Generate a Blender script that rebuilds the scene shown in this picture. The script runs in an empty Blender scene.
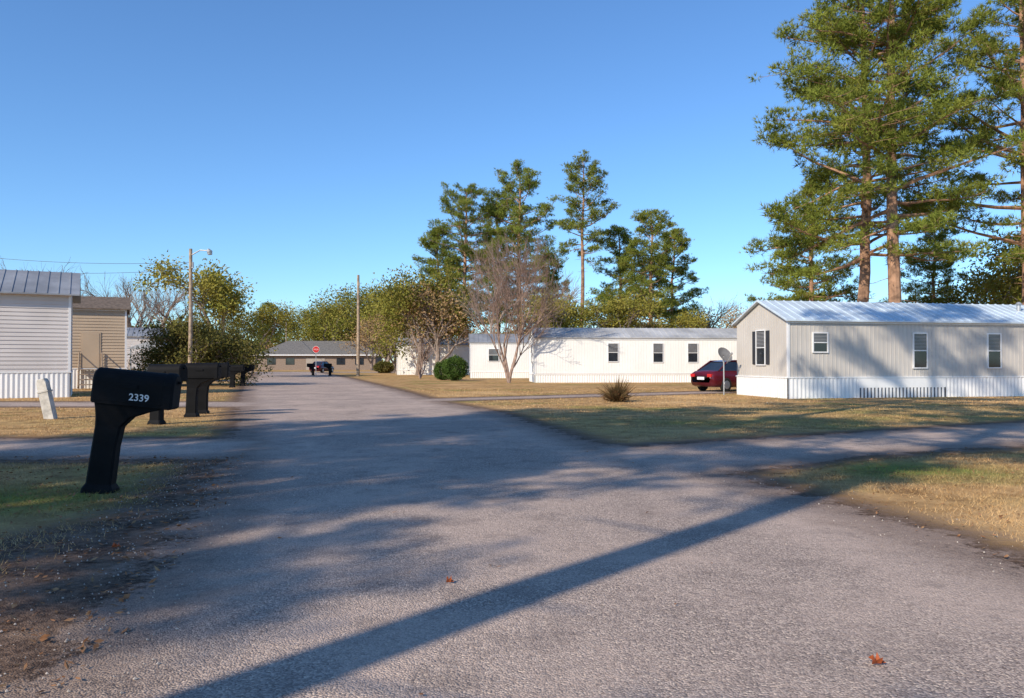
import bpy, math, numpy as np
from mathutils import Vector, Matrix
rad=math.radians
scene=bpy.context.scene
F=796.0; H0=1.5
def PX(px,d): return (px-512.0)/F*d      # lateral position for a bearing at a distance

# ------------------------------------------------------------------ mesh builder
class MB:
    def __init__(s): s.v=[];s.t=[];s.m=[];s.n=0
    def add(s,v,t,m=0):
        v=np.asarray(v,float).reshape(-1,3);t=np.asarray(t,int).reshape(-1,3)
        s.v.append(v);s.t.append(t+s.n);s.m.append(np.full(len(t),m,int));s.n+=len(v)
    def quad(s,a,b,c,d,m=0): s.add([a,b,c,d],[[0,1,2],[0,2,3]],m)
    def box(s,x0,x1,y0,y1,z0,z1,m=0):
        v=[(x,y,z) for x in(x0,x1) for y in(y0,y1) for z in(z0,z1)]
        q=[(0,1,3,2),(4,6,7,5),(0,4,5,1),(2,3,7,6),(0,2,6,4),(1,5,7,3)]
        t=[]
        for a,b,c,d in q: t+=[(a,b,c),(a,c,d)]
        s.add(v,t,m)
    def tube(s,pts,rads,n=6,m=0,cap=False):
        pts=np.asarray(pts,float);k=len(pts)
        ang=np.linspace(0,2*np.pi,n,endpoint=False)
        vs=[]
        for i in range(k):
            d=pts[min(i+1,k-1)]-pts[max(i-1,0)];d=d/(np.linalg.norm(d)+1e-9)
            a=np.array([1.,0,0]) if abs(d[0])<.8 else np.array([0,1.,0])
            u=np.cross(d,a);u/=np.linalg.norm(u);w=np.cross(d,u)
            vs.append(pts[i]+rads[i]*(np.cos(ang)[:,None]*u+np.sin(ang)[:,None]*w))
        t=[]
        for i in range(k-1):
            for j in range(n):
                a=i*n+j;b=i*n+(j+1)%n;c=a+n;d=b+n
                t+=[(a,b,d),(a,d,c)]
        v=np.concatenate(vs)
        if cap:
            v=np.concatenate([v,[pts[0]],[pts[-1]]]);c0=k*n;c1=c0+1
            for j in range(n):
                t.append((c0,(j+1)%n,j));t.append((c1,(k-1)*n+j,(k-1)*n+(j+1)%n))
        s.add(v,t,m)
    def extrude(s,poly,y0,y1,m=0,bev=0.0):
        p=np.array(poly,float);n=len(p);c=p.mean(0)
        rings=[]
        if bev>0:
            sm=c+(p-c)*(1-bev/np.maximum(np.linalg.norm(p-c,axis=1),1e-6))[:,None]
            rings=[(sm,y0),(p,y0+bev),(p,y1-bev),(sm,y1)]
        else: rings=[(p,y0),(p,y1)]
        v=[];
        for q,y in rings: v+=[(a[0],y,a[1]) for a in q]
        t=[]
        for i in range(len(rings)-1):
            for j in range(n):
                a=i*n+j;b=i*n+(j+1)%n
                t+=[(a,b,b+n),(a,b+n,a+n)]
        v+= [(c[0],y0,c[1]),(c[0],y1,c[1])];k=len(rings)*n;o=(len(rings)-1)*n
        for j in range(n):
            t.append((k,(j+1)%n,j));t.append((k+1,o+j,o+(j+1)%n))
        s.add(v,t,m)
    def arrays(s): return np.concatenate(s.v),np.concatenate(s.t),np.concatenate(s.m)
    def mesh(s,name,mats,smooth=False):
        v,t,m=s.arrays();return tomesh(name,v,t,m,mats,smooth)
def tomesh(name,v,t,m,mats,smooth=False):
    me=bpy.data.meshes.new(name)
    me.vertices.add(len(v));me.vertices.foreach_set('co',np.ascontiguousarray(v,dtype=np.float32).ravel())
    me.loops.add(t.size);me.loops.foreach_set('vertex_index',np.ascontiguousarray(t,dtype=np.int32).ravel())
    me.polygons.add(len(t));me.polygons.foreach_set('loop_start',np.arange(0,t.size,3,dtype=np.int32))
    me.polygons.foreach_set('loop_total',np.full(len(t),3,dtype=np.int32))
    me.polygons.foreach_set('material_index',np.asarray(m,dtype=np.int32))
    me.polygons.foreach_set('use_smooth',np.full(len(t),smooth,dtype=bool))
    for x in mats: me.materials.append(x)
    me.update(calc_edges=True);me.validate()
    return me
def obj(name,me,loc=(0,0,0),rz=0,sc=1,parent=None):
    o=bpy.data.objects.new(name,me);scene.collection.objects.link(o)
    o.location=loc;o.rotation_euler=(0,0,rz);o.scale=(sc,sc,sc) if not isinstance(sc,tuple) else sc
    if parent: o.parent=parent
    return o
def empty(name,loc=(0,0,0),rz=0):
    o=obj(name,None,loc,rz);o.empty_display_size=.3;return o

# ------------------------------------------------------------------ materials
class NT:
    def __init__(s,name):
        s.mat=bpy.data.materials.new(name);s.mat.use_nodes=True;s.nt=s.mat.node_tree;s.nt.nodes.clear()
        s.out=s.N('ShaderNodeOutputMaterial')
    def N(s,t,**k):
        n=s.nt.nodes.new(t)
        for a,b in k.items(): setattr(n,a,b)
        return n
    def L(s,a,b): s.nt.links.new(a,b)
    def inp(s,sock,v):
        if isinstance(v,bpy.types.NodeSocket): s.L(v,sock)
        else: sock.default_value=v
    def math(s,op,a,b=0.0,c=None,clamp=False):
        n=s.N('ShaderNodeMath',operation=op);n.use_clamp=clamp
        s.inp(n.inputs[0],a);s.inp(n.inputs[1],b)
        if c is not None: s.inp(n.inputs[2],c)
        return n.outputs[0]
    def noise(s,vec,scale,detail=4,rough=.55,dist=0):
        n=s.N('ShaderNodeTexNoise');n.inputs['Scale'].default_value=scale;n.inputs['Detail'].default_value=detail
        n.inputs['Roughness'].default_value=rough;n.inputs['Distortion'].default_value=dist
        s.L(vec,n.inputs['Vector']);return n.outputs['Fac']
    def ss(s,x,a,b,to0=0.,to1=1.):
        n=s.N('ShaderNodeMapRange',interpolation_type='SMOOTHSTEP')
        s.inp(n.inputs[0],x);n.inputs[1].default_value=a;n.inputs[2].default_value=b
        n.inputs[3].default_value=to0;n.inputs[4].default_value=to1;return n.outputs[0]
    def mix(s,f,a,b,mode='MIX'):
        n=s.N('ShaderNodeMix',data_type='RGBA',blend_type=mode)
        s.inp(n.inputs[0],f);s.inp(n.inputs[6],a if not isinstance(a,tuple) else (*a,1)[:4]);s.inp(n.inputs[7],b if not isinstance(b,tuple) else (*b,1)[:4])
        return n.outputs[2]
    def attr(s,name):
        n=s.N('ShaderNodeAttribute');n.attribute_name=name;return n.outputs['Fac']
    def bump(s,h,strength=.5,dist=.02):
        n=s.N('ShaderNodeBump');n.inputs['Strength'].default_value=strength;n.inputs['Distance'].default_value=dist
        s.L(h,n.inputs['Height']);return n.outputs[0]
    def bsdf(s,col,rough=.8,bump=None,metal=0,spec=.5):
        n=s.N('ShaderNodeBsdfPrincipled');s.inp(n.inputs['Base Color'],col if not isinstance(col,tuple) else (*col,1)[:4])
        s.inp(n.inputs['Roughness'],rough);n.inputs['Metallic'].default_value=metal
        n.inputs['Specular IOR Level'].default_value=spec
        if bump is not None: s.L(bump,n.inputs['Normal'])
        s.L(n.outputs[0],s.out.inputs[0]);return n
def simple(name,col,rough=.7,var=.15,scale=3,bump=0,metal=0,spec=.5,streak=0,tint=None):
    m=NT(name);tc=m.N('ShaderNodeTexCoord').outputs['Object']
    n1=m.noise(tc,scale,4);dark=tuple(c*(1-var) for c in col);lite=tuple(min(1,c*(1+var)) for c in col)
    c=m.mix(m.ss(n1,.3,.7),dark,lite)
    if streak>0:
        mp=m.N('ShaderNodeMapping');mp.inputs['Scale'].default_value=(3,3,.25);m.L(tc,mp.inputs[0])
        n2=m.noise(mp.outputs[0],1.5,4,.6)
        c=m.mix(m.ss(n2,.5,.85,0,streak),c,tint or tuple(x*.5 for x in col))
    b=None
    if bump: b=m.bump(m.noise(tc,scale*12,3),bump,.01)
    m.bsdf(c,rough,b,metal,spec);return m.mat

def grass_col(m,pos,green_attr,n2=None):
    n1=m.noise(pos,.22,4,.6);n2=n2 or m.noise(pos,2.2,5,.65);n3=m.noise(pos,28,2,.7)
    tan=m.mix(m.ss(n2,.3,.7),(.30,.17,.07),(.68,.42,.185))
    tan=m.mix(m.ss(n1,.30,.5,.7,0),tan,(.76,.49,.23))
    grn=m.mix(m.ss(n2,.3,.7),(.10,.14,.03),(.28,.31,.07))
    f=m.math('ADD',m.ss(n1,.49,.66,0,.65),green_attr,clamp=True)
    f=m.math('MULTIPLY',f,m.ss(n2,.25,.6,.3,1.))
    c=m.mix(f,tan,grn)
    return m.mix(m.ss(n3,.3,.75,0,.4),c,m.mix(.5,c,(.12,.07,.03)))

def ground_material():
    m=NT('ground_cover');pos=m.N('ShaderNodeNewGeometry').outputs['Position']
    sd=m.attr('sd');grn=m.attr('green');drt=m.attr('dirt')
    nb=m.noise(pos,1.8,5,.65);nf=m.noise(pos,14,3,.7);nff=m.noise(pos,70,2,.7)
    g=grass_col(m,pos,grn,nb)
    dirt=m.mix(m.ss(nf,.3,.7),(.05,.03,.022),(.20,.13,.09))
    dirt=m.mix(m.ss(nb,.4,.75,0,.7),dirt,(.30,.205,.145))
    dirt=m.mix(m.ss(nff,.6,.72,0,.6),dirt,(.42,.34,.28))
    vo=m.N('ShaderNodeTexVoronoi');vo.inputs['Scale'].default_value=90;m.L(pos,vo.inputs['Vector'])
    sep=m.N('ShaderNodeSeparateColor');m.L(vo.outputs['Color'],sep.inputs[0])
    a=m.mix(m.ss(sep.outputs[0],.1,.95),(.22,.175,.15),(.62,.485,.40))
    a=m.mix(.4,a,(.41,.32,.272))
    a=m.mix(m.ss(sep.outputs[1],.90,.93,0,.7),a,(.80,.64,.50))
    a=m.mix(m.ss(sep.outputs[2],.91,.94,0,.75),a,(.08,.06,.055))
    np_=m.noise(pos,.45,5,.65,.4)
    a=m.mix(m.ss(np_,.40,.66,0,.6),a,(.62,.47,.38))
    a=m.mix(m.ss(nb,.48,.78,0,.6),a,(.17,.135,.12))
    a=m.mix(m.ss(nf,.52,.8,0,.45),a,(.14,.11,.095))
    sdn=m.math('ADD',sd,m.math('MULTIPLY',m.math('SUBTRACT',nb,.5),1.2))
    sdn=m.math('ADD',sdn,m.math('MULTIPLY',m.math('SUBTRACT',nf,.5),.5))
    fp=m.ss(sdn,-.12,.10)
    fd=m.ss(m.math('ADD',sdn,drt),-.85,-.05)
    c=m.mix(fd,g,dirt)
    a=m.mix(m.ss(sdn,.05,1.0,.6,0.),a,dirt)
    c=m.mix(fp,c,a)
    hgt=m.math('ADD',m.math('MULTIPLY',nf,1.2),m.math('MULTIPLY',vo.outputs['Distance'],-.6))
    b=m.bump(hgt,.55,.022)
    m.bsdf(c,.95,b,spec=.10);return m.mat
GM=ground_material()

def foliage(name,dark,lite,alt=None,altf=.3,scale=.5,trans=.3,oi_=.2):
    m=NT(name);tc=m.N('ShaderNodeTexCoord').outputs['Object'];gi=m.N('ShaderNodeNewGeometry')
    oi=m.N('ShaderNodeObjectInfo')
    nn=m.noise(tc,scale,3)
    c=m.mix(m.ss(nn,.35,.65),dark,lite)
    r=gi.outputs['Random Per Island']
    c=m.mix(m.math('MULTIPLY',r,.5),c,tuple(x*1.5 for x in lite))
    if alt: c=m.mix(m.ss(m.noise(tc,scale*1.7,2),.5,.7,0,altf),c,alt)
    c=m.mix(m.math('MULTIPLY',oi.outputs['Random'],oi_),c,(.20,.16,.035))
    d=m.N('ShaderNodeBsdfDiffuse');m.L(c,d.inputs[0])
    if trans:
        t=m.N('ShaderNodeBsdfTranslucent');m.L(c,t.inputs[0])
        x=m.N('ShaderNodeMixShader');x.inputs[0].default_value=trans;m.L(d.outputs[0],x.inputs[1]);m.L(t.outputs[0],x.inputs[2])
        m.L(x.outputs[0],m.out.inputs[0])
    else: m.L(d.outputs[0],m.out.inputs[0])
    return m.mat
pine_f=foliage('pine_needles',(.08,.12,.022),(.25,.29,.055),(.34,.31,.07),.5,.45,.18)
oak_f=foliage('oak_leaves',(.10,.115,.022),(.25,.24,.05),(.36,.24,.08),.6,.4,.18)
yel_f=foliage('autumn_leaves',(.16,.16,.03),(.36,.31,.07),(.22,.25,.05),.7,.35,.18)
oliv_f=foliage('olive_leaves',(.06,.065,.02),(.16,.15,.045),(.20,.14,.06),.5,.8,.2)
bush_f=foliage('shrub_leaves',(.03,.06,.015),(.08,.13,.03),None,0,2,0,.0)
dead_f=foliage('brown_leaves',(.20,.12,.06),(.38,.25,.13),(.22,.2,.07),.5,.3,0)
plant_f=foliage('spiky_leaves',(.05,.03,.02),(.15,.10,.05),(.14,.04,.03),.6,3,0)
bark_p=simple('pine_bark',(.32,.185,.115),.9,.45,2.5,.6)
bark_g=simple('grey_bark',(.27,.21,.17),.9,.3,3,.4)
bark_b=simple('bare_twig_bark',(.33,.23,.18),.9,.3,3,.3)
black_pl=simple('black_plastic',(.006,.006,.007),.7,.25,5,.15,spec=.15)
white_paint=simple('white_vinyl',(.80,.80,.79),.55,.05,.7,0,streak=.25,tint=(.5,.48,.43))
white_wall=simple('white_siding',(.83,.82,.79),.55,.04,.5,0,streak=.18,tint=(.6,.56,.5))
beige_wall=simple('pale_beige_siding',(.55,.515,.47),.55,.06,.6,0,streak=.3,tint=(.40,.36,.32))
grey_wall=simple('pale_grey_siding',(.62,.57,.54),.55,.06,.6,0,streak=.2,tint=(.48,.45,.4))
tan_wall=simple('tan_siding',(.50,.38,.26),.6,.06,.6,0,streak=.2)
metal_roof=simple('pale_metal_roof',(.55,.64,.72),.4,.12,.8,0,.0,.5,streak=.3,tint=(.40,.36,.32))
weath_roof=simple('weathered_metal_roof',(.44,.44,.44),.5,.25,.5,0,.0,.5,streak=.5,tint=(.22,.2,.19))
grey_roof=simple('grey_metal_roof',(.30,.31,.33),.5,.2,.8,0,.2,streak=.3)
brown_roof=simple('brown_shingles',(.15,.11,.08),.9,.3,6,.4)
shingle=simple('grey_shingles',(.15,.14,.13),.9,.25,4,.4)
trim_w=simple('white_trim',(.75,.75,.75),.5,.05)
trim_d=simple('dark_trim',(.03,.03,.035),.5,.2)
dish_m=simple('dish_grey',(.16,.16,.165),.5,.2)
dark_gap=simple('painted_gap_shade',(.10,.12,.16),.8,.3,6)  # dark blue-grey paints the shade inside the skirting opening
garage_m=simple('garage_door_tan',(.34,.30,.26),.7,.1)
glass=simple('window_glass',(.02,.024,.03),.06,.3,1,spec=.8)
blind=simple('window_blind',(.25,.25,.26),.6,.08)
wood=simple('weathered_wood',(.36,.27,.19),.85,.3,4,.4)
conc=simple('concrete',(.50,.47,.42),.85,.25,6,.3)
brick=simple('brown_brick_wall',(.25,.19,.15),.9,.25,8,.3)
red_p=simple('maroon_car_paint',(.10,.007,.013),.22,.05,1,spec=.6)
rubber=simple('tyre_rubber',(.015,.015,.015),.8,.2)
chrome=simple('wheel_alloy',(.5,.5,.52),.3,.1,metal=.8)
red_s=simple('sign_red',(.55,.02,.02),.4,.05)
galv=simple('galvanised_steel',(.42,.43,.44),.45,.15,metal=.5)
leaf_d=foliage('dry_leaf',(.12,.05,.02),(.32,.16,.08),(.42,.30,.17),.5,8,0,0)
orange_leaf=simple('rust_leaf',(.36,.08,.02),.7,.2,20)
pebble=simple('pebble_stone',(.42,.36,.31),.8,.3,12)

# ------------------------------------------------------------------ ground, road, driveways
YL=[-60,-30,0,4,8,15.3,31.4,66,113,400];XLv=[6,2,-1.7,-2.3,-3.15,-5.3,-10.7,-22,-36,-128]
YR=[-60,-30,0,3,6,8,10.1,14.4,23.9,30,41,74.6,113,400];XRv=[12,8.5,5.2,4.3,3.8,3.5,3.0,1.6,-.4,-2.7,-5.6,-15.2,-27,-118]
def sd_road(X,Y): 
    s=np.minimum(X-np.interp(Y,YL,XLv),np.interp(Y,YR,XRv)-X)*.95
    return np.minimum(s,121-Y)
def sd_drive(X,Y):
    lo=np.interp(X,[1.5,2.8,5.6,9.3,25],[8.6,10.6,12.75,14.4,19.5]);up=np.interp(X,[.5,2.2,5.8,12.8,25],[15.2,14.2,16.1,19.9,26.5])
    a=np.minimum(np.minimum(Y-lo,up-Y)*.9,X-1.0);a=np.minimum(a,26-X)
    b=np.minimum(np.minimum(Y-12.3,15.6-Y),-4.2-X);b=np.minimum(b,X+40)
    b2=np.minimum(np.minimum(Y-26.6,30-Y),-8.5-X);b2=np.minimum(b2,X+30)
    c0=31.5+.62*(X+3);c=np.minimum(1.25-abs(Y-c0)*.85,np.minimum(X+4.5,11-X))
    d=np.minimum(4-abs(Y-117),90-abs(X+30))
    e=np.minimum(np.minimum(Y-62,66-Y),np.minimum(-20-X,X+60))
    return np.maximum.reduce([a,b,b2,c-.15,d,e])
def axis(segs):
    out=[segs[0][0]]
    for a,b,st in segs:
        n=max(1,int(round((b-a)/st)));out+=list(np.linspace(a,b,n+1)[1:])
    return np.array(out)
gx=axis([(-1500,-300,150),(-300,-80,15),(-80,-25,.8),(-25,-8,.35),(-8,7,.14),(7,26,.35),(26,80,2),(80,300,20),(300,1500,150)])
gy=axis([(-300,-60,20),(-60,-6,1.5),(-6,1.5,.4),(1.5,18,.14),(18,42,.3),(42,130,.8),(130,300,10),(300,2000,170)])
X,Y=np.meshgrid(gx,gy)
SR=sd_road(X,Y);SD=sd_drive(X,Y);S=np.maximum(SR,SD)
dl=np.clip((7.8-Y)/2.5,0,1)*np.clip((X+6.5)/2,0,1)*(X<0)*1.6
dl+=np.clip(1-abs(Y-8)/8,0,1)*(X<0)*.5*np.clip((X+9)/3,0,1)
def greens(X,Y):
    def blob(cx,cy,rx,ry,a): return a*np.exp(-(((X-cx)/rx)**2+((Y-cy)/ry)**2))
    return blob(-5.2,8.8,1.8,1.1,.9)+blob(5.4,11.2,1.4,.9,.9)+blob(5,20,6,2.0,.45)+blob(14,25,10,3,.3)+blob(-6.5,7.4,1.5,1.3,.8)+blob(-10,20,4,1.5,.3)+blob(2.5,17,2.5,1.2,.3)+blob(6.5,8.5,1.6,.5,.3)-.05
green=greens(X,Y)
def sheet(name,mask,z):
    ny,nx=X.shape
    idx=np.arange(ny*nx).reshape(ny,nx)
    a=idx[:-1,:-1];b=idx[:-1,1:];c=idx[1:,1:];d=idx[1:,:-1]
    q=np.stack([a,b,c,d],-1)[mask].reshape(-1,4)
    used=np.unique(q);mp=-np.ones(ny*nx,int);mp[used]=np.arange(len(used));q=mp[q]
    t=np.concatenate([q[:,[0,1,2]],q[:,[0,2,3]]])
    v=np.stack([X.ravel()[used],Y.ravel()[used],np.full(len(used),z)],-1)
    me=tomesh(name,v,t,np.zeros(len(t),int),[GM])
    for nm,arr in(('sd',S),('dirt',dl),('green',green)):
        at=me.attributes.new(nm,'FLOAT','POINT');at.data.foreach_set('value',arr.ravel()[used].astype(np.float32))
    return obj(name,me)
cm=lambda A:np.maximum.reduce([A[:-1,:-1],A[:-1,1:],A[1:,1:],A[1:,:-1]])
sheet('ground',np.ones((len(gy)-1,len(gx)-1),bool),0.0)
mr=cm(SR)>-.35;md=(cm(SD)>-.35)&~mr
sheet('road',mr,.004);sheet('driveway',md,.004)

# ------------------------------------------------------------------ trees
def nrm(v): return v/(np.linalg.norm(v)+1e-9)
def leaves(mb,rng,cen,dirs,l,w,m):
    n=len(cen);L_=l*rng.uniform(.6,1.3,n)[:,None];W_=w*rng.uniform(.6,1.3,n)[:,None]
    d=dirs/(np.linalg.norm(dirs,axis=1,keepdims=True)+1e-9)
    s=np.cross(d,rng.normal(size=(n,3)));s/=(np.linalg.norm(s,axis=1,keepdims=True)+1e-9)
    v=np.stack([cen-s*W_/2,cen+s*W_/2,cen+d*L_],1).reshape(-1,3)
    mb.add(v,np.arange(3*n).reshape(-1,3),m)
def make_pine(name,seed,H,cs,R,nb,K,conic=.5,l=.32,w=.045,low=.55,droop=-8,tr=.0135):
    rng=np.random.default_rng(seed);mb=MB()
    k=12;zz=np.linspace(0,H,k);wx=np.cumsum(rng.normal(0,.10,k))*.8;wy=np.cumsum(rng.normal(0,.10,k))*.8;wx[0]=wy[0]=0
    rr=H*tr*(1-zz/H)**.75+.04;rr[0]*=1.25
    mb.tube(np.stack([wx,wy,zz],1),rr,10,0)
    for q in range(int(H*.9)):
        z=rng.uniform(.12,cs+.1)*H;az=rng.uniform(0,6.28);L0=rng.uniform(.3,1.6)
        p=np.array([np.interp(z,zz,wx),np.interp(z,zz,wy),z]);mb.tube([p,p+np.array([math.cos(az),math.sin(az),rng.uniform(-.3,.3)])*L0],[.03,.01],3,0)
    C=[];D=[]
    for i in range(nb):
        u=((i+rng.random())/nb);u=u**.92;z=H*(cs+(1-cs)*u)*.985
        az=i*2.4+rng.normal(0,.5)
        prof=min(1,(1-u)**conic*1.05+.10)*(low+(1-low)*min(1,u*4+.25))
        Lb=R*prof*rng.uniform(.5,1.08)
        el=rad(droop+(30-droop)*u+rng.normal(0,9))
        p=np.array([np.interp(z,zz,wx),np.interp(z,zz,wy),z]);d=np.array([math.cos(az)*math.cos(el),math.sin(az)*math.cos(el),math.sin(el)])
        pts=[p];ns=5
        for s in range(ns):
            d=nrm(d+rng.normal(0,.10,3)+np.array([0,0,.05]));p=p+d*Lb/ns;pts.append(p)
        pts=np.array(pts);r0=.014*Lb+.02
        mb.tube(pts,np.linspace(r0,.012,ns+1),4,0)
        nc=int(3+Lb*2.1)
        for c in range(nc):
            f=1-.72*rng.random()**1.3
            q=np.array([np.interp(f*ns,range(ns+1),pts[:,a]) for a in range(3)])
            side=np.cross(d,[0,0,1.]);off=side*rng.normal(0,.20)*Lb*(1.1-.5*f)+np.array([0,0,rng.uniform(-.05,.5)])+d*rng.uniform(0,.4)
            e=q+off;mb.tube([q,(q+e)/2+rng.normal(0,.05,3),e],[.018,.012,.006],3,0)
            cr=rng.uniform(.38,.80)*(.8+.03*Lb)
            kk=int(K*rng.uniform(.5,1.2)*cr/.6)
            nt=max(3,kk//8);tv=rng.normal(size=(nt,3));tv/=np.linalg.norm(tv,axis=1,keepdims=True)
            tp=e+tv*np.array([1,1,.45])*cr*rng.uniform(.3,1,(nt,1))
            tp=np.repeat(tp,8,0);dd=np.repeat(tv*.8+np.array([0,0,.45]),8,0)+rng.normal(0,.6,(nt*8,3))
            C.append(tp);D.append(dd)
    leaves(mb,rng,np.concatenate(C),np.concatenate(D),l,w,1)
    return mb.mesh(name,[bark_p,pine_f])
def grow(mb,tips,rng,p,d,L,r,lev,spread,up,shrink,n,minr=.006):
    pts=[p];ns=3
    for s in range(ns):
        d=nrm(d+rng.normal(0,.11,3)+np.array([0,0,up]));p=p+d*L/ns;pts.append(p)
    mb.tube(pts,np.maximum(np.linspace(r,r*.62,ns+1),minr),7 if lev>3 else (4 if lev>1 else 3),0)
    if lev==0: tips.append((p,d));return
    c=rng.integers(n[0],n[1]+1)
    for i in range(c):
        ax=nrm(np.cross(d,rng.normal(size=3)));sp=spread*rng.uniform(.55,1.25)
        nd=nrm(d*math.cos(sp)+ax*math.sin(sp))
        st=pts[-1] if i<2 else pts[rng.integers(1,ns)]
        grow(mb,tips,rng,st,nd,L*shrink*rng.uniform(.75,1.15),max(r*.62*rng.uniform(.75,1),minr),lev-1,spread,up,shrink,n,minr)
def make_broad(name,seed,fol,bark=None,H=10,trunk=.22,lev=4,n=(2,4),spread=.62,K=60,cr=.75,l=.17,w=.12,shrink=.78,up=.03,stems=1,r0=.2,lean=.35,xy=1.):
    rng=np.random.default_rng(seed);mb=MB();tips=[]
    for s in range(stems):
        d=nrm(np.array([rng.normal(0,lean if stems>1 else .05),rng.normal(0,lean if stems>1 else .05),1]))
        grow(mb,tips,rng,np.zeros(3),d,H*trunk,r0,lev,spread,up,shrink,n)
    if K:
        C=[];D=[]
        for p,d in tips:
            k=int(K*rng.uniform(.4,1.4));v=rng.normal(size=(k,3))*cr*np.array([.6,.6,.45])
            C.append(p+v);D.append(v+rng.normal(0,.5,(k,3)))
        leaves(mb,rng,np.concatenate(C),np.concatenate(D),l,w,1)
    v,t,m=mb.arrays()
    v=v*(H/v[:,2].max());v[:,:2]*=xy
    return tomesh(name,v,t,m,[bark or bark_g,fol or oak_f])
pA=make_pine('pine_a',11,27,.30,8.4,62,170,.50,low=.85)
pB=make_pine('pine_b',23,26,.30,7.6,62,170,.42,low=.9)
pC=make_pine('pine_c',5,25,.55,4.6,46,150,.5,tr=.010)
pD=make_pine('pine_d',77,19,.20,5.6,70,170,.6,low=.85)
pE=make_pine('pine_e',91,31,.55,4.6,50,130,.5,tr=.008)
oA=make_broad('oak_a',3,oak_f,H=11,K=120)
oB=make_broad('oak_b',8,yel_f,H=11,K=75,lev=4,cr=.6)
oC=make_broad('oak_c',15,oliv_f,H=4.8,trunk=.26,lev=4,n=(3,4),spread=.85,K=60,cr=.45,l=.12,w=.08,up=-.01,stems=2,r0=.10)
oD=make_broad('oak_d',31,oak_f,H=12,n=(3,4),K=75,spread=.7)
oE=make_broad('oak_e',37,dead_f,H=10,K=22,n=(3,4),spread=.6)
bA=make_broad('bare_a',41,None,bark_b,H=11.4,trunk=.17,lev=6,n=(2,4),spread=.40,K=0,stems=4,r0=.09,up=.07,shrink=.80,lean=.22,xy=.82)
bB=make_broad('bare_b',43,None,bark_g,H=14,trunk=.25,lev=5,n=(3,4),spread=.48,K=0,stems=1,r0=.2,up=.03,shrink=.76)
bC=make_broad('bare_c',49,None,bark_b,H=4.5,trunk=.2,lev=5,n=(2,3),spread=.5,K=0,stems=3,r0=.06,up=.03,shrink=.8)

def tree(name,me,px,d,sc=1,rz=0): 
    return obj(name,me,(PX(px,d),d,-.05),rz,sc)
# big roadside pines on the right
tree('pine_tree',pA,893,46,1.0,.4);tree('pine_tree',pB,864,48,.98,2.2)
tree('pine_tree',pB,1028,50,1.02,4.0);tree('pine_tree',pC,1075,52,1.1,1.0)
tree('pine_tree',pD,810,60,.8,1.);tree('pine_tree',pD,935,66,.7,2.5)
# mid pines
tree('pine_tree',pB,466,97,.87,.3);tree('pine_tree',pA,520,99,.95,1.7);tree('pine_tree',pC,583,93,1.0,.2)
tree('pine_tree',pD,652,92,1.0,3.0);tree('pine_tree',pD,440,100,.95,5.1);tree('pine_tree',pB,498,104,.9,4.4)
tree('pine_tree',pD,672,100,.95,2.);tree('pine_tree',pD,622,98,.95,4.);tree('pine_tree',pD,550,100,.8,4.)
# broadleaf
for me,px,d,sc,rz in [(oA,418,88,1.15,0),(oD,398,100,1.0,2),(oE,436,84,1.1,3),(oB,560,82,.82,1),(oB,602,84,.85,2.5),(oE,530,86,.85,.7),
 (oE,735,100,.95,1.2),(oE,640,88,.8,3.2),(oB,670,90,.7,2),(oD,1010,62,1.0,.3),(oB,968,64,.85,1.3),(oA,915,80,.5,1.3),(oB,222,76,1.05,.9),
 (oB,250,84,.75,2.6),(oD,820,80,.6,1),(oB,845,70,.6,2),(oB,770,112,.8,4),(oC,202,50,1.05,.3),(oC,190,52,.9,3.3),
 (oD,360,165,1.5,.5),(oA,325,170,1.5,1.5),(oD,300,190,1.3,2.5),(oB,385,150,1.3,2.5),(oA,345,180,1.5,4),(oE,372,140,1.1,1),(oE,395,115,1.1,1),(oE,700,104,1.,2)]:
    tree('oak_tree',me,px,d,sc,rz)
tree('bare_tree',bA,509,57,1.0,.5);tree('bare_tree',bC,420,72,1.0,.5)
for px,d,sc,rz in [(128,100,.95,.5),(158,105,.98,2.5),(98,98,.8,1.2),(5,70,.8,3.3),(490,80,.8,3),(750,108,.75,1),(705,112,.8,2),(545,90,.8,2),(142,110,.95,4),(112,108,.85,5),(178,92,.75,1)]:
    tree('bare_tree',bB,px,d,sc,rz)
tree('pine_tree',pD,266,165,.72,1);tree('pine_tree',pD,285,200,.6,3)
# trees standing behind and left of the viewpoint: they throw the long shadows
for nm,me,x,y,sc,r in [
 ('pine_tree',pC,-24,-8,1.0,.2),('pine_tree',pC,-9.6,-6.2,1.0,1.),('pine_tree',pC,-23.5,-13.5,1.0,2.),
 ('pine_tree',pE,-8.3,3.2,1.0,3.),('pine_tree',pC,-19,-11.5,1.0,4.1),('pine_tree',pC,-18,-3,.9,.7),
 ('pine_tree',pC,-16,-21.5,.85,2.2),('bare_tree',bB,-14,-5,.95,4.1),
 ('pine_tree',pE,-31,-15,1.,.9)]:
    obj(nm,me,(x,y,-.05),r,sc)

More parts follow.
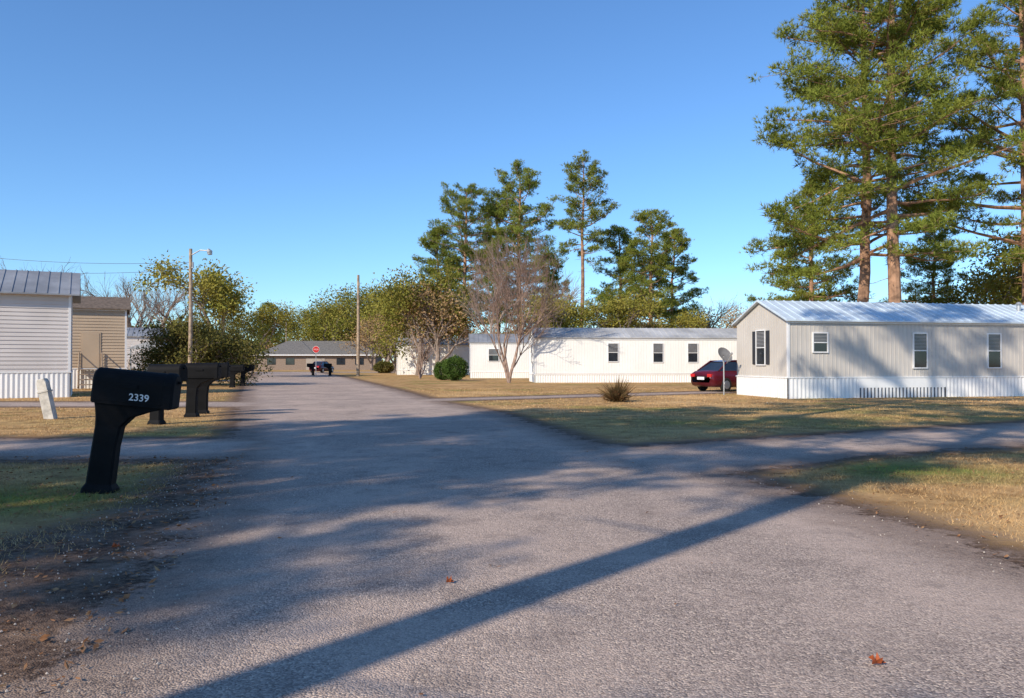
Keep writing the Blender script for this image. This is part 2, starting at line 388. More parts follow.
# distant woodland
rng=np.random.default_rng(9)
def copyarr(me):
    n=len(me.vertices);v=np.empty(n*3,np.float32);me.vertices.foreach_get('co',v)
    t=np.empty(len(me.loops),np.int32);me.loops.foreach_get('vertex_index',t)
    m=np.empty(len(me.polygons),np.int32);me.polygons.foreach_get('material_index',m)
    return v.reshape(-1,3),t.reshape(-1,3),m
lowA=make_broad('dist_a',61,oak_f,H=13,K=40,lev=3,n=(3,4),cr=1.4,l=.6,w=.45)
lowB=make_broad('dist_b',62,dead_f,H=13,K=18,lev=3,n=(3,4),cr=1.3,l=.5,w=.3)
lowC=make_broad('dist_c',63,yel_f,H=13,K=28,lev=3,n=(3,4),cr=1.4,l=.5,w=.4)
VV=[];TT=[];MM=[];n=0;src=[copyarr(m) for m in(lowA,lowB,lowC)]
for i in range(170):
    k=rng.integers(0,3);v,t,m=src[k];X0=rng.uniform(-210,250);Y0=rng.uniform(190,260)
    s=rng.uniform(.7,1.15)*(.65 if -80<X0<-42 else 1);a=rng.uniform(0,6.28);R=np.array([[math.cos(a),-math.sin(a),0],[math.sin(a),math.cos(a),0],[0,0,1]])
    v=v@R.T*s;v=v*np.array([1.25,1.25,1.0])+np.array([X0,Y0,-.6])
    VV.append(v);TT.append(t+n);MM.append(np.where(m==0,0,k+1));n+=len(v)
obj('distant_treeline',tomesh('treeline',np.concatenate(VV),np.concatenate(TT),np.concatenate(MM),[bark_g,oak_f,dead_f,yel_f]))
mb=MB();C=[]
for i in range(420):
    if rng.random()<.4: c=np.array([rng.uniform(-10,45),rng.uniform(100,118),0])
    else: c=np.array([rng.uniform(-200,230),rng.uniform(150,190),0])
    if -62<c[0]<-8 and c[1]<172: continue
    s=rng.uniform(1.2,2.6);k=110;v=rng.normal(size=(k,3))*np.array([s,s,s*.55]);v[:,2]=abs(v[:,2]);C.append(c+v)
C=np.concatenate(C);leaves(mb,rng,C,rng.normal(size=C.shape),.55,.4,0)
obj('undergrowth_hedge',mb.mesh('under',[oliv_f]))

# shrubs
def make_bush(name,seed,mat,R,Hh,K,l,w):
    rng=np.random.default_rng(seed);mb=MB()
    for i in range(14):
        d=nrm(np.array([rng.normal(0,.6),rng.normal(0,.6),1]));mb.tube([np.zeros(3),d*Hh*.35,d*Hh*.75],[.03,.02,.008],4,0)
    v=rng.normal(size=(K,3));v/=np.linalg.norm(v,axis=1,keepdims=True)
    rr=rng.uniform(.6,1,K)[:,None]*(1+.12*np.sin(v[:,:1]*7+seed)*np.cos(v[:,1:2]*6))
    p=v*rr*np.array([R,R,Hh/2])+np.array([0,0,Hh/2]);p[:,2]=np.maximum(p[:,2],.03)
    leaves(mb,rng,p,v+rng.normal(0,.7,(K,3)),l,w,1);return mb.mesh(name,[bark_g,mat])
b1=make_bush('bush',1,bush_f,1.0,1.95,9000,.13,.07)
obj('evergreen_bush',b1,(PX(455,64),64,0));obj('evergreen_bush',b1,(PX(443,66),66,0),1,.8)
b2=make_bush('azalea',4,oliv_f,1.1,1.2,5000,.14,.08)
obj('garden_shrub',b2,(PX(384,108),108,0),0,1.3)
rng=np.random.default_rng(5);mb=MB()
n=300;a=rng.uniform(0,6.28,n);e=rng.uniform(.35,1.5,n);d=np.stack([np.cos(a)*np.cos(e),np.sin(a)*np.cos(e),np.sin(e)],1)
leaves(mb,rng,d*.05,d,.85,.05,0);n=500;a=rng.uniform(0,6.28,n);e=rng.uniform(.1,1.4,n);d=np.stack([np.cos(a)*np.cos(e),np.sin(a)*np.cos(e),np.sin(e)],1)
leaves(mb,rng,d*rng.uniform(.1,.5,(n,1)),d+rng.normal(0,.4,(n,3)),.2,.04,0)
obj('spiky_yucca_plant',mb.mesh('yucca',[plant_f]),(PX(617,30),30,0))

# ------------------------------------------------------------------ grass blades
def grass_blade_mat():
    m=NT('grass_blades');gi=m.N('ShaderNodeNewGeometry');pos=gi.outputs['Position']
    gr=m.attr('green')
    c=grass_col(m,pos,gr);c=m.mix(m.math('MULTIPLY',gi.outputs['Random Per Island'],m.ss(gr,.1,.8,.5,.15)),c,(.76,.54,.28))
    d=m.N('ShaderNodeBsdfDiffuse');m.L(c,d.inputs[0]);m.L(d.outputs[0],m.out.inputs[0]);return m.mat
rng=np.random.default_rng(21)
def scatter(n,x0,x1,y0,y1):
    x=rng.uniform(x0,x1,n);y=rng.uniform(y0,y1,n)
    keep=(abs(x)<.70*y+1);x=x[keep];y=y[keep]
    s=np.maximum(sd_road(x,y),sd_drive(x,y));return x,y,s
P=[];Ls=[];Ws=[]
for n,x0,x1,y0,y1,l,w in [(80000,-9,-2,4.5,12.5,.045,.006),(110000,2.5,12,5,14,.04,.006),(100000,-20,16,12,24,.045,.012),(80000,-30,24,24,45,.05,.022)]:
    x,y,s=scatter(n,x0,x1,y0,y1)
    bare=np.where((x<0)&(y<8),rng.uniform(0,1,len(x))<np.clip((-x-3.2)/2.0,0,.9),True)
    patch=np.sin(x*1.7+np.sin(y*1.3)*2)+np.sin(y*2.1+np.sin(x*.9)*2)+rng.normal(0,.7,len(x))
    k=(s<-.35-rng.uniform(0,.6,len(x)))&bare&(patch>-1.1);P.append(np.stack([x[k],y[k],np.zeros(k.sum())],1));Ls.append(np.full(k.sum(),l));Ws.append(np.full(k.sum(),w))
P=np.concatenate(P);Ls=np.concatenate(Ls);Ws=np.concatenate(Ws);n=len(P)
d=rng.normal(0,.7,(n,3));d[:,2]=rng.uniform(.2,.8,n);mb=MB()
L_=(Ls*rng.uniform(.5,1.6,n))[:,None];W_=Ws[:,None];dn=d/np.linalg.norm(d,axis=1,keepdims=True)
s=np.cross(dn,rng.normal(size=(n,3)));s[:,2]=0;s/=np.linalg.norm(s,axis=1,keepdims=True)
mb.add(np.stack([P-s*W_/2,P+s*W_/2,P+dn*L_],1).reshape(-1,3),np.arange(3*n).reshape(-1,3),0)
me=mb.mesh('grass',[grass_blade_mat()])
g=greens(P[:,0],P[:,1])
at=me.attributes.new('green','FLOAT','POINT');at.data.foreach_set('value',np.repeat(g,3).astype(np.float32))
obj('grass',me)
def litter(n,x0,x1,y0,y1,cond,size):
    x=rng.uniform(x0,x1,n);y=rng.uniform(y0,y1,n);s=np.maximum(sd_road(x,y),sd_drive(x,y));k=cond(x,y,s);x,y=x[k],y[k];n=len(x)
    a=rng.uniform(0,6.28,n);l=size*rng.uniform(.5,1.4,n);w=l*rng.uniform(.25,.6,n);z=rng.uniform(.006,.02,n)
    u=np.stack([np.cos(a),np.sin(a),rng.normal(0,.25,n)],1)*l[:,None];v=np.stack([-np.sin(a),np.cos(a),rng.normal(0,.3,n)],1)*w[:,None]
    c=np.stack([x,y,z+.3*l],1)
    V=np.stack([c-u,c-v+u*.1,c+u,c+v+u*.1],1).reshape(-1,3);V[:,2]=np.maximum(V[:,2],.0055)
    b=np.arange(n)*4;T=np.concatenate([np.stack([b,b+1,b+2],1),np.stack([b,b+2,b+3],1)]);return V,T
mb=MB()
V,T=litter(9000,-9,-1.2,2.5,14,lambda x,y,s:(s<.25)&(rng.random(len(x))<np.clip(.9+s*.12,.1,1)),.024);mb.add(V,T)
V,T=litter(2500,2.5,11,5,14,lambda x,y,s:s<.1,.022);mb.add(V,T)
V,T=litter(140,-4,6,2.5,16,lambda x,y,s:s>.1,.018);mb.add(V,T)
obj('fallen_leaves',mb.mesh('leaves',[leaf_d]))
def bigleaf(px,py,size):
    d=F*H0/(py-362);mb=MB();p=[]
    for i in range(10):
        a=i*.628;r=size*(1 if i%2==0 else .45);p.append((r*math.cos(a),r*math.sin(a)*.8,.012+.02*(i%3)))
    v=[(0,0,.008)]+p;mb.add(v,[(0,1+i,1+(i+1)%10) for i in range(10)]);obj('curled_leaf',mb.mesh('leaf',[orange_leaf]),(PX(px,d),d,.004))
bigleaf(875,664,.045);bigleaf(450,583,.03);bigleaf(118,548,.04)
mb=MB();ico=np.array([(1,0,0),(-1,0,0),(0,1,0),(0,-1,0),(0,0,1),(0,0,-1)],float);it=[(4,0,2),(4,2,1),(4,1,3),(4,3,0),(5,2,0),(5,1,2),(5,3,1),(5,0,3)]
for i in range(1300):
    y=rng.uniform(2.5,12);e=np.interp(y,YL,XLv) if rng.random()<.8 else np.interp(y,YR,XRv)
    x=e+rng.normal(-.25,.5);r=rng.uniform(.003,.011)
    mb.add(ico*r*rng.uniform(.6,1.2,3)+np.array([x,y,.004+r*.4]),it)
obj('gravel_pebbles',mb.mesh('pebbles',[pebble]))

# ------------------------------------------------------------------ mobile homes
def part(par,name,mb,mats,smooth=False): return obj(name,mb.mesh(name,mats,smooth),parent=par)
def mobile_home(name,loc,ang,L,W,zs,ze,rise,wallm,skirtm,roofm,siding='v',wins=(),doors=(),gap=None,over=.18,ribs=True,shutter=(),pivot_right=False,doorm=None):
    if pivot_right: loc=(loc[0]-L*math.cos(ang),loc[1]-L*math.sin(ang))
    o=empty(name,(loc[0],loc[1],0),ang)
    mb=MB();mb.box(0,L,0,W,zs,ze)
    for x0 in(0.0,L):
        a=(x0,0,ze);b=(x0,W,ze);c=(x0,W/2,ze+rise);mb.add([a,b,c],[[0,1,2]])
    p=.2 if siding=='v' else .17
    if siding=='v':
        for x in np.arange(p,L,p): mb.box(x-.014,x+.014,-.014,0,zs,ze-.03)
        for y in np.arange(p,W,p):
            zt=ze+rise*(1-abs(y-W/2)/(W/2))-.06;mb.box(-.014,0,y-.014,y+.014,zs,zt)
    else:
        z=zs
        while z<ze+rise-.2:
            z1=z+p;f=0 if z1<=ze else (z1-ze)/rise*W/2
            if z1<=ze-.02: mb.quad((0,-.030,z),(L,-.030,z),(L,-.002,z1),(0,-.002,z1));mb.quad((0,0,z),(L,0,z),(L,-.030,z),(0,-.030,z))
            y0,y1=f,W-f
            for xx,sg in((0,-1),(L,1)):
                mb.quad((xx+sg*.022,y0,z),(xx+sg*.022,y1,z),(xx+sg*.002,y1,z1),(xx+sg*.002,y0,z1))
                mb.quad((xx,y0,z),(xx,y1,z),(xx+sg*.022,y1,z),(xx+sg*.022,y0,z))
            z=z1
    part(o,'walls',mb,[wallm])
    mb=MB()
    def fold(ax,a,b,fixed,out):
        st=.09;k=int((b-a)/st);P=[]
        for i in range(k+1):
            s=a+(b-a)*i/k;q=fixed+out*(.01 if i%2 else .035);P.append((s,q) if ax=='x' else (q,s))
        for i in range(k): mb.quad((*P[i],.0),(*P[i+1],.0),(*P[i+1],zs),(*P[i],zs))
    if gap:
        fold('x',0,gap[0],0,-1);fold('x',gap[1],L,0,-1)
    else: fold('x',0,L,0,-1)
    fold('y',0,W,0,-1);fold('y',0,W,L,1);fold('x',0,L,W,1)
    mb.box(-.05,L+.05,-.05,W+.05,zs-.005,zs+.045)
    if gap:
        mb.box(gap[0],gap[1],-.03,.0,zs*.5,zs-.006)
        for x in np.arange(gap[0],gap[1],.17): mb.box(x,x+.085,-.03,-.005,0,zs*.499)
    part(o,'skirting',mb,[skirtm])
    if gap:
        m3=MB();m3.box(gap[0],gap[1],.004,.03,0,zs*.5);part(o,'gap_shade_panel',m3,[dark_gap])  # dark sheet behind the slats stands in for shade under the home
    mb=MB();ov=over;zr=ze+rise;t=.06;dz=ov*rise/(W/2)
    for s in(0,1):
        yA=-ov if s==0 else W+ov;yB=W/2
        a=(-ov,yA,ze-dz+.03);b=(L+ov,yA,ze-dz+.03);c=(L+ov,yB,zr+.03);d=(-ov,yB,zr+.03)
        up=lambda q:(q[0],q[1],q[2]+t)
        mb.quad(a,b,c,d);mb.quad(up(a),up(b),up(c),up(d));mb.quad(a,b,up(b),up(a));mb.quad(a,d,up(d),up(a));mb.quad(b,c,up(c),up(b))
        if ribs:
            for x in np.arange(-ov+.02,L+ov,.42):
                h=.03;mb.quad((x,yA,a[2]+t+h),(x+.04,yA,a[2]+t+h),(x+.04,yB,zr+.03+t+h),(x,yB,zr+.03+t+h))
                for xx in(x,x+.04): mb.quad((xx,yA,a[2]+t),(xx,yA,a[2]+t+h),(xx,yB,zr+.03+t+h),(xx,yB,zr+.03+t))
                mb.quad((x,yA,a[2]+t),(x+.04,yA,a[2]+t),(x+.04,yA,a[2]+t+h),(x,yA,a[2]+t+h))
    part(o,'roof',mb,[roofm])
    mb=MB()
    for x0,x1 in((-.03,.07),(L-.07,L+.03)): mb.box(x0,x1,-.034,.05,zs+.05,ze-.03)
    mb.box(-.03,L+.03,-.045,-.032,ze-.12,ze-.02)
    part(o,'trim',mb,[trim_w])
    fr=MB();gl=MB();bl=MB()
    def onface(face,s0,s1,z0,z1,d0,d1,M):
        if face=='f': M.box(s0,s1,-d1,-d0,z0,z1)
        else: M.box(-d1,-d0,s0,s1,z0,z1)
    for face,s,z0,z1,w in wins:
        a,b=s-w/2,s+w/2;f=.05
        onface(face,a,b,z0,z1,.027,.034,gl)
        onface(face,a-f,a,z0-f,z1+f,.0,.065,fr);onface(face,b,b+f,z0-f,z1+f,.0,.065,fr)
        onface(face,a,b,z1,z1+f,.0,.065,fr);onface(face,a,b,z0-f,z0,.0,.065,fr)
        zm=(z0+z1)/2;onface(face,a,b,zm-.02,zm+.02,.035,.055,fr)
        for q in np.arange(zm+.05,z1-.02,.06): onface(face,a+.02,b-.02,q,q+.03,.0341,.037,bl)
    if wins:
        part(o,'window_frames',fr,[trim_w]);part(o,'window_glass',gl,[glass]);part(o,'window_blinds',bl,[blind])
    if shutter:
        mb=MB()
        for face,s,z0,z1,w in shutter:
            for sg in(-1,1):
                c=s+sg*(w/2+.22);onface(face,c-.14,c+.14,z0,z1,.0,.045,mb)
        part(o,'shutters',mb,[trim_d])
    for s in doors:
        mb=MB();mb.box(s-.5,s+.5,-.05,-.031,zs+.05,zs+2.1);part(o,'door_frame',mb,[doorm or trim_w])
        mb=MB();mb.box(s-.42,s+.42,-.065,-.051,zs+.08,zs+2.03);part(o,'door',mb,[doorm or grey_wall])
        mb=MB();ns=4
        for i in range(ns):
            h=zs*(ns-i)/ns;mb.box(s-.6,s+.6,-.4-.28*(i+1),-.07-.28*i-(.0 if i==0 else .05),h-.05,h)
        for sg in(-.58,.58):
            mb.tube([(s+sg,-.1,0),(s+sg,-.1,zs+.95)],[.035]*2,5);mb.tube([(s+sg,-1.4,0),(s+sg,-1.4,1.0)],[.035]*2,5)
            mb.tube([(s+sg,-.1,zs+.92),(s+sg,-1.4,.98)],[.035]*2,5);mb.tube([(s+sg,-.1,zs),(s+sg,-1.45,.1)],[.05]*2,5)
        part(o,'steps',mb,[wood])
    return o
a1=math.atan2(.9,4.2)
near=mobile_home('beige_mobile_home',(11.3,32.6),a1,18.5,4.3,.84,3.22,.88,beige_wall,white_paint,metal_roof,'v',
  wins=[('f',1.46,1.93,2.68,.62),('f',6.2,1.27,2.70,.62),('f',9.9,1.27,2.70,.62),('f',14,1.27,2.7,.8),('e',2.1,1.4,2.85,.7)],gap=(3.2,7.45),shutter=[('e',2.1,1.4,2.85,.7)])
mb=MB();mb.tube([(12.5,1.3,3.6),(12.5,1.3,4.15)],[.09,.09],10,cap=True);mb.tube([(12.5,1.3,4.13),(12.5,1.3,4.25)],[.16,.05],10,cap=True)
mb.tube([(6.5,3,3.5),(6.5,3,4.3)],[.05,.05],8,cap=True);part(near,'roof_vent',mb,[galv])
white=mobile_home('white_mobile_home',(PX(535,58),58),rad(4),17.5,4.3,.55,3.25,.75,white_wall,white_wall,weath_roof,'v',
  wins=[('f',5.75,1.55,2.85,.7),('f',9.1,1.5,2.85,.7),('f',11.7,1.5,2.85,.7),('e',2,1.5,2.7,.8)],over=.12)
mb=MB();mb.box(.0,17.5,-.05,-.034,.60,.66);part(white,'base_trim',mb,[grey_wall])
mobile_home('white_mobile_home',(PX(470,74),74),rad(3),15,4.3,.55,3.3,.8,white_wall,white_wall,grey_roof,'v',wins=[('f',2.2,1.6,2.7,.9)],over=.12)
mobile_home('white_mobile_home',(PX(397,93),93),rad(3),14,4.3,.55,3.5,.8,white_wall,white_wall,grey_roof,'v',wins=[('f',3.2,1.6,2.7,.9)],over=.12)
mobile_home('grey_mobile_home',(PX(70,34),34),rad(28),14,4.4,1.05,4.45,1.0,grey_wall,white_paint,grey_roof,'h',over=.35,pivot_right=True)
mobile_home('tan_mobile_home',(PX(126,46),46),rad(27),12,4.4,1.1,4.55,.75,tan_wall,white_paint,brown_roof,'h',over=.25,ribs=False,doors=(10.2,),pivot_right=True,doorm=tan_wall)
mobile_home('grey_mobile_home',(PX(166,75),75),rad(20),12,4.4,.9,3.9,.8,grey_wall,white_paint,grey_roof,'h',over=.2,doors=(9.5,),wins=[('f',6,2,3,.9)],pivot_right=True)

# satellite dish by home
ds=empty('satellite_dish',(PX(722,36.5),36.2,0));mb=MB();mb.tube([(0,0,0),(0,0,1.5),(0,.18,1.68)],[.03]*3,8,cap=True)
R=.40
V=[];T=[];nr=6;na=24
ax=nrm(np.array([.35,-.72,.55]));u=nrm(np.cross(ax,[0,0,1.]));w=np.cross(ax,u);c=np.array([0,.05,1.76])
for i in range(nr+1):
    r=R*i/nr
    for j in range(na):
        q=2*np.pi*j/na;V.append(c+ax*(r*r*.9)+u*r*math.cos(q)*.92+w*r*math.sin(q))
for i in range(nr):
    for j in range(na):
        a=i*na+j;b=i*na+(j+1)%na;T+=[(a,b,b+na),(a,b+na,a+na)]
m2=MB();m2.add(V,T);part(ds,'dish',m2,[dish_m],True);low=-w if w[2]>0 else w
mb.tube([c+low*.38,c+low*.25+ax*.5],[.02,.02],6,cap=True);mb.tube([c+low*.22+ax*.42,c+low*.22+ax*.56],[.05,.05],8,cap=True);mb.tube([(0,.05,1.5),c],[.04,.04],6);part(ds,'mast',mb,[galv])

# distant brick house with hipped roof
hs=empty('brick_house',(PX(258,150),150,0),rad(2));mb=MB();L,W=22,9;mb.box(0,L,0,W,0,2.9);part(hs,'walls',mb,[brick])
mb=MB();e=.7;z0=2.85;z1=5.6
A=[(-e,-e,z0),(L+e,-e,z0),(L+e,W+e,z0),(-e,W+e,z0),(4.5,W/2,z1),(L-4.5,W/2,z1)]
mb.add(A,[(0,1,5),(0,5,4),(1,2,5),(2,3,4),(2,4,5),(3,0,4),(0,1,2),(0,2,3)]);part(hs,'roof',mb,[shingle])
mb=MB();
for x in(2.5,6,15.5,19): mb.box(x-.8,x+.8,-.06,-.03,1,2.2)
part(hs,'windows',mb,[glass]);mb=MB();mb.box(9,12.5,-.06,-.03,0,2.2);part(hs,'garage_door',mb,[garage_m]);mb=MB();mb.box(-e,L+e,-e-.05,-e-.01,2.7,2.9);part(hs,'fascia',mb,[trim_w])

# carport beside left homes
cp=empty('carport',(PX(152,60),60,0));mb=MB()
for x in(-1.6,1.6):
    for y in(0,4): mb.tube([(x,y,0),(x,y,2.5)],[.05,.05],6)
part(cp,'posts',mb,[galv]);mb=MB();mb.add([(-1.9,-.3,2.5),(1.9,-.3,2.5),(1.9,4.3,2.5),(-1.9,4.3,2.5),(0,-.3,3.1),(0,4.3,3.1)],[(0,4,5),(0,5,3),(1,2,5),(1,5,4),(0,1,4),(3,5,2)]);part(cp,'canopy',mb,[grey_roof])

# ------------------------------------------------------------------ mailboxes
def mailbox(loc,ang,number=None,sc=1,lean=0):
    o=empty('black_mailbox',(loc[0],loc[1],0),ang);o.scale=(sc,)*3;o.rotation_euler=(0,lean,ang)
    mb=MB()
    sect=[(-.17,.155,0),(-.165,.15,.05),(-.14,.12,.10),(-.125,.125,.5),(-.115,.15,.72),(-.12,.24,.83),(-.13,.42,.91),(-.14,.62,.965)]
    V=[];T=[]
    for (x0,x1,z),wd in zip(sect,[.13,.125,.095,.09,.09,.1,.11,.12]):
        b=.02;V+=[(x0,-wd+b,z),(x0+b,-wd,z),(x1-b,-wd,z),(x1,-wd+b,z),(x1,wd-b,z),(x1-b,wd,z),(x0+b,wd,z),(x0,wd-b,z)]
    for i in range(len(sect)-1):
        for j in range(8):
            a=i*8+j;c=i*8+(j+1)%8;T+=[(a,c,c+8),(a,c+8,a+8)]
    mb.add(V,T);part(o,'post',mb,[black_pl])
    mb=MB()
    pr=[(-.145,0),(.145,0)]+[(.145*math.cos(t),.24+.135*math.sin(t)) for t in np.linspace(0,math.pi,13)]
    pr=np.array(pr);V=[];xs=[(-.17,.9),(-.15,1),(.56,1),(.565,1.05),(.64,1.05),(.665,.92)];z0=.965
    for x,s in xs:
        for y,z in pr: V.append((x,y*s,z0+.18+(z-.18)*s))
    n=len(pr);T=[]
    for i in range(len(xs)-1):
        for j in range(n):
            a=i*n+j;b=i*n+(j+1)%n;T+=[(a,b,b+n),(a,b+n,a+n)]
    V+=[(-.17,0,z0+.18),(.665,0,z0+.18)];k=len(xs)*n
    for j in range(n): T+=[(k,(j+1)%n,j),(k+1,k-n+j,k-n+(j+1)%n)]
    mb.add(V,T);part(o,'box',mb,[black_pl])
    mb=MB();mb.box(-.15,.55,-.152,-.146,z0+.03,z0+.045);mb.box(.64,.70,-.02,.02,z0+.27,z0+.30);mb.box(.1,.13,-.165,-.15,z0+.19,z0+.22);mb.box(.12,.30,-.165,-.155,z0+.185,z0+.225)
    part(o,'flag_and_latch',mb,[black_pl])
    if number:
        cu=bpy.data.curves.new('digits','FONT');cu.body=number;cu.size=.105;cu.extrude=.001;cu.materials.append(trim_w);cu.offset=.001
        t=bpy.data.objects.new('house_number',cu);scene.collection.objects.link(t);t.parent=o;t.location=(.22,-.158,z0+.06);t.rotation_euler=(rad(90),0,0)
    return o
mailbox((PX(102,9.2),9.2),rad(7),'2339',1.07,rad(6))
mailbox((-8.55,19.2),rad(-12),'2337',1.08)
mailbox((-8.75,21.8),rad(5),None,1.1);mailbox((-9.0,23.2),rad(10),'2335',1.1)
mailbox((-16.5,47),rad(5),None,1.0);mailbox((-16.9,50),rad(8),None,1.)
mailbox((PX(313,88),88),rad(175),None,1.0);mailbox((PX(330,86),86),rad(170),None,1.0)
o=empty('utility_pedestal',(-12.15,21,0));o.rotation_euler=(0,rad(-13),0);mb=MB()
mb.extrude([(-.13,-.1),(.13,-.1),(.13,.98),(.09,1.08),(-.09,1.08),(-.13,.98)],-.1,.1,0,.02);part(o,'body',mb,[conc])
mb=MB();mb.box(-.145,.145,-.115,.115,.72,.76);part(o,'collar',mb,[conc])

# ------------------------------------------------------------------ poles and wires
def pole(px,d,h,lamp=False,r=.14):
    o=empty('utility_pole',(PX(px,d),d,0));mb=MB();mb.tube([(0,0,-.1),(.03,0,h*.5),(0,0,h)],[r,r*.85,r*.7],12,cap=True);part(o,'shaft',mb,[wood])
    if lamp:
        mb=MB();mb.tube([(0,0,h-.4),(.6,-.1,h-.1),(1.2,-.2,h-.15)],[.035]*3,8,cap=True);part(o,'lamp_arm',mb,[galv])
        mb=MB();mb.tube([(1.1,-.2,h-.05),(1.2,-.2,h-.2),(1.22,-.2,h-.38)],[.07,.16,.13],12,cap=True);part(o,'lamp_head',mb,[galv])
    mb=MB();mb.tube([(0.16,-.05,h-1.1),(.16,-.05,h-.8)],[.05]*2,6,cap=True);mb.box(-.03,.2,-.06,.0,h-1.15,h-1.08);part(o,'insulator',mb,[galv]);return o
pole(190,47,8.2,True,.13);pole(358,85,10.8,False,.19);pole(222,90,8.5,False,.12);pole(417,95,6.8,False,.1);pole(286,160,10,False,.12)
pole(-160,47,9.5)
def wire(a,b,sag,r=.012):
    a=np.array(a);b=np.array(b);t=np.linspace(0,1,24);p=a+(b-a)*t[:,None];p[:,2]-=sag*4*t*(1-t);mb.tube(p,[r]*24,3)
mb=MB();wire((PX(-160,47),47,8.9),(PX(190,47),47,7.4),.6,.014);wire((PX(190,47),47,7.3),(PX(222,90),90,7.6),.8,.018);wire((PX(222,90),90,7.6),(PX(286,160),160,9),1.,.03)
wire((PX(-160,47),47,8.1),(PX(190,47),47,7.0),.7,.014)
obj('overhead_wires',mb.mesh('wires',[trim_d]))

# stop sign
o=empty('stop_sign',(PX(316,92),92,0));mb=MB();mb.box(-.03,.03,-.02,.02,0,2.6);part(o,'post',mb,[galv])
oc=[(.38*math.cos(rad(22.5+45*i)),2.95+.38*math.sin(rad(22.5+45*i))) for i in range(8)]
mb=MB();mb.extrude(oc,-.035,-.022);part(o,'plate',mb,[red_s])
mb=MB();oc2=[(x*1.08,2.95+(z-2.95)*1.08) for x,z in oc];mb.extrude(oc2,-.0215,-.015);part(o,'border',mb,[trim_w])
cu=bpy.data.curves.new('stop','FONT');cu.body='STOP';cu.size=.22;cu.align_x='CENTER';cu.materials.append(trim_w);t=bpy.data.objects.new('lettering',cu);scene.collection.objects.link(t);t.parent=o;t.location=(0,-.04,2.87);t.rotation_euler=(rad(90),0,0)

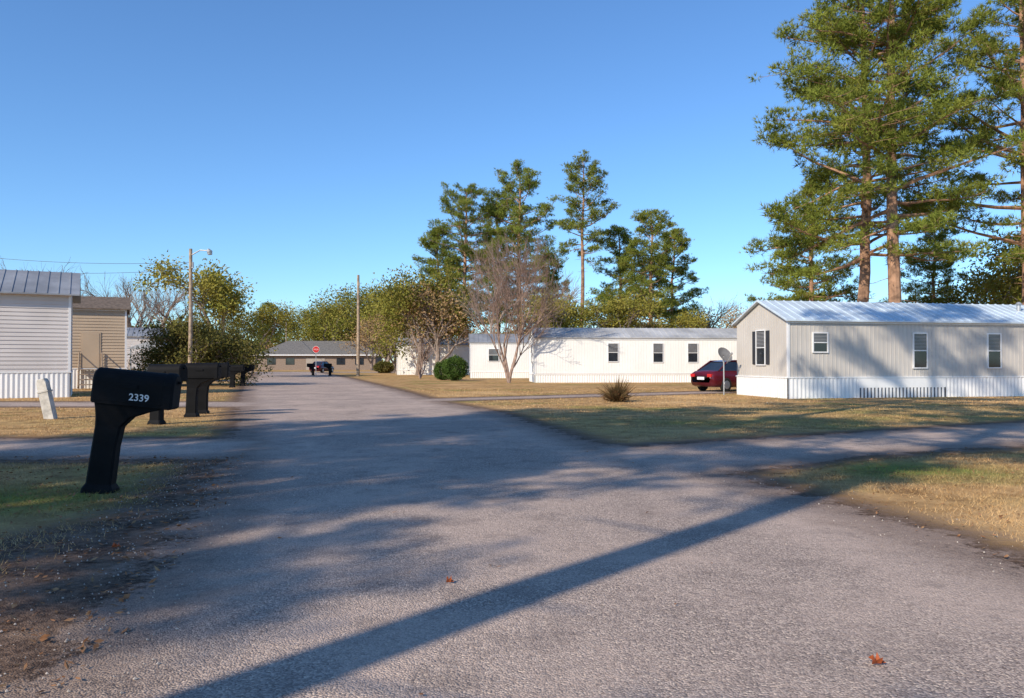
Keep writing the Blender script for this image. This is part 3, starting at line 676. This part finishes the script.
# ------------------------------------------------------------------ cars
def car(name,loc,ang,paint,sz=1.0):
    o=empty(name,(loc[0],loc[1],0),ang);o.scale=(1,1,sz);mb=MB()
    st=[(-2.25,.42,.70,.66),(-2.2,.30,.86,.78),(-1.95,.22,.95,.85),(-1.3,.20,.98,.88),(-.4,.20,.97,.89),(.6,.20,.95,.89),(1.2,.20,.92,.88),(1.8,.22,.82,.85),(2.15,.28,.70,.76),(2.25,.38,.58,.62)]
    V=[];T=[]
    for x,zl,zs,w in st:
        V+=[(x,-w*.88,zl),(x,-w,zl+.14),(x,-w*1.01,(zl+zs)/2+.05),(x,-w*.93,zs-.03),(x,-w*.78,zs),(x,0,zs+.03),(x,w*.78,zs),(x,w*.93,zs-.03),(x,w*1.01,(zl+zs)/2+.05),(x,w,zl+.14),(x,w*.88,zl)]
    n=11
    for i in range(len(st)-1):
        for j in range(n):
            a=i*n+j;b=i*n+(j+1)%n;T+=[(a,b,b+n),(a,b+n,a+n)]
    for j in range(1,n-1): T+=[(0,j,j+1),((len(st)-1)*n,(len(st)-1)*n+j+1,(len(st)-1)*n+j)]
    mb.add(V,T);part(o,'body',mb,[paint],True)
    mb=MB();c=[(-1.75,.96,.76),(-1.0,1.38,.60),(.25,1.42,.60),(1.15,.93,.76)]
    V=[];
    for x,z,w in c: V+=[(x,-w,z),(x,w,z)]
    for x in(-1.75,-1.0,.25,1.15): V+=[(x,-.78,.93),(x,.78,.93)]
    gl=MB();gl.add(V,[(0,1,3),(0,3,2),(4,5,7),(4,7,6),(8,10,2),(8,2,0),(10,12,4),(10,4,2),(12,14,4),(9,3,11),(9,1,3),(11,5,13),(11,3,5),(13,5,15)]);part(o,'glazing',gl,[glass])
    mb.add([(-1.05,-.62,1.385),(-1.05,.62,1.385),(.3,-.62,1.425),(.3,.62,1.425),(-.4,-.5,1.46),(-.4,.5,1.46)],[(0,1,5),(0,5,4),(4,5,3),(4,3,2),(0,4,2),(1,3,5)])
    for s in(-1,1):
        for p in([(-1.75,s*.77,.96),(-1.02,s*.61,1.40)],[(-1.02,s*.61,1.40),(.27,s*.61,1.43)],[(.27,s*.61,1.43),(1.15,s*.77,.93)],[(-.35,s*.79,.95),(-.35,s*.62,1.42)]): mb.tube(p,[.035,.035],5)
        mb.extrude([(.75,.95),(.95,.95),(.92,1.07),(.78,1.07)],s*.98-.08,s*.98+.08)
    part(o,'roof_and_pillars',mb,[paint])
    wh=MB();rm=MB()
    for x in(-1.35,1.38):
        for s in(-1,1):
            wh.tube([(x,s*.70,.32),(x,s*.72,.32),(x,s*.90,.32),(x,s*.915,.32)],[.27,.32,.32,.28],20,cap=True);rm.tube([(x,s*.90,.32),(x,s*.925,.32)],[.21,.19],12,cap=True)
    part(o,'tyres',wh,[rubber],False);part(o,'wheel_rims',rm,[chrome])
    mb=MB();mb.box(-2.27,-2.2,-.25,.25,.55,.68);
    for s in(-.55,.55): mb.box(2.1,2.24,s-.16,s+.16,.58,.68)
    part(o,'plate_and_headlights',mb,[trim_w])
    mb=MB()
    for s in(-.6,.6): mb.box(-2.26,-2.12,s-.15,s+.15,.68,.82)
    part(o,'tail_lights',mb,[red_s]);return o
car('red_parked_car',(PX(733,41.5),41.5,),rad(30),red_p,1.1)
car('red_parked_car',(PX(322,112),112),rad(75),red_p,1.1)

# ------------------------------------------------------------------ light, sky, camera
EL=31.0;AZ=220.0
w=bpy.data.worlds.new('World');scene.world=w;w.use_nodes=True;nt=w.node_tree
bg=nt.nodes['Background'];sk=nt.nodes.new('ShaderNodeTexSky');sk.sky_type='NISHITA';sk.sun_disc=False
sk.sun_elevation=rad(EL);sk.sun_rotation=rad(AZ);sk.air_density=1.0;sk.dust_density=.1;sk.ozone_density=3.0
mx=nt.nodes.new('ShaderNodeMix');mx.data_type='RGBA';mx.blend_type='MULTIPLY';mx.inputs[0].default_value=1
mx.inputs[7].default_value=(.88,1.22,1.55,1)
nt.links.new(sk.outputs[0],mx.inputs[6]);nt.links.new(mx.outputs[2],bg.inputs[0]);bg.inputs[1].default_value=.12
sl=bpy.data.lights.new('sun','SUN');sl.energy=5.0;sl.angle=rad(.4);sl.color=(1,.88,.71)
so=bpy.data.objects.new('sun',sl);scene.collection.objects.link(so)
src=Vector((math.sin(rad(AZ))*math.cos(rad(EL)),math.cos(rad(AZ))*math.cos(rad(EL)),math.sin(rad(EL))))
so.rotation_euler=src.to_track_quat('Z','Y').to_euler();so.location=(0,0,40)
cam=bpy.data.cameras.new('camera');cam.sensor_width=36;cam.lens=F/1024*36;cam.clip_end=5000;cam.clip_start=.05
co=bpy.data.objects.new('camera',cam);scene.collection.objects.link(co);co.location=(0,0,H0);co.rotation_euler=(rad(90)+math.atan2(13,F),0,0)
scene.camera=co
scene.view_settings.view_transform='Standard';scene.view_settings.look='None';scene.view_settings.exposure=0
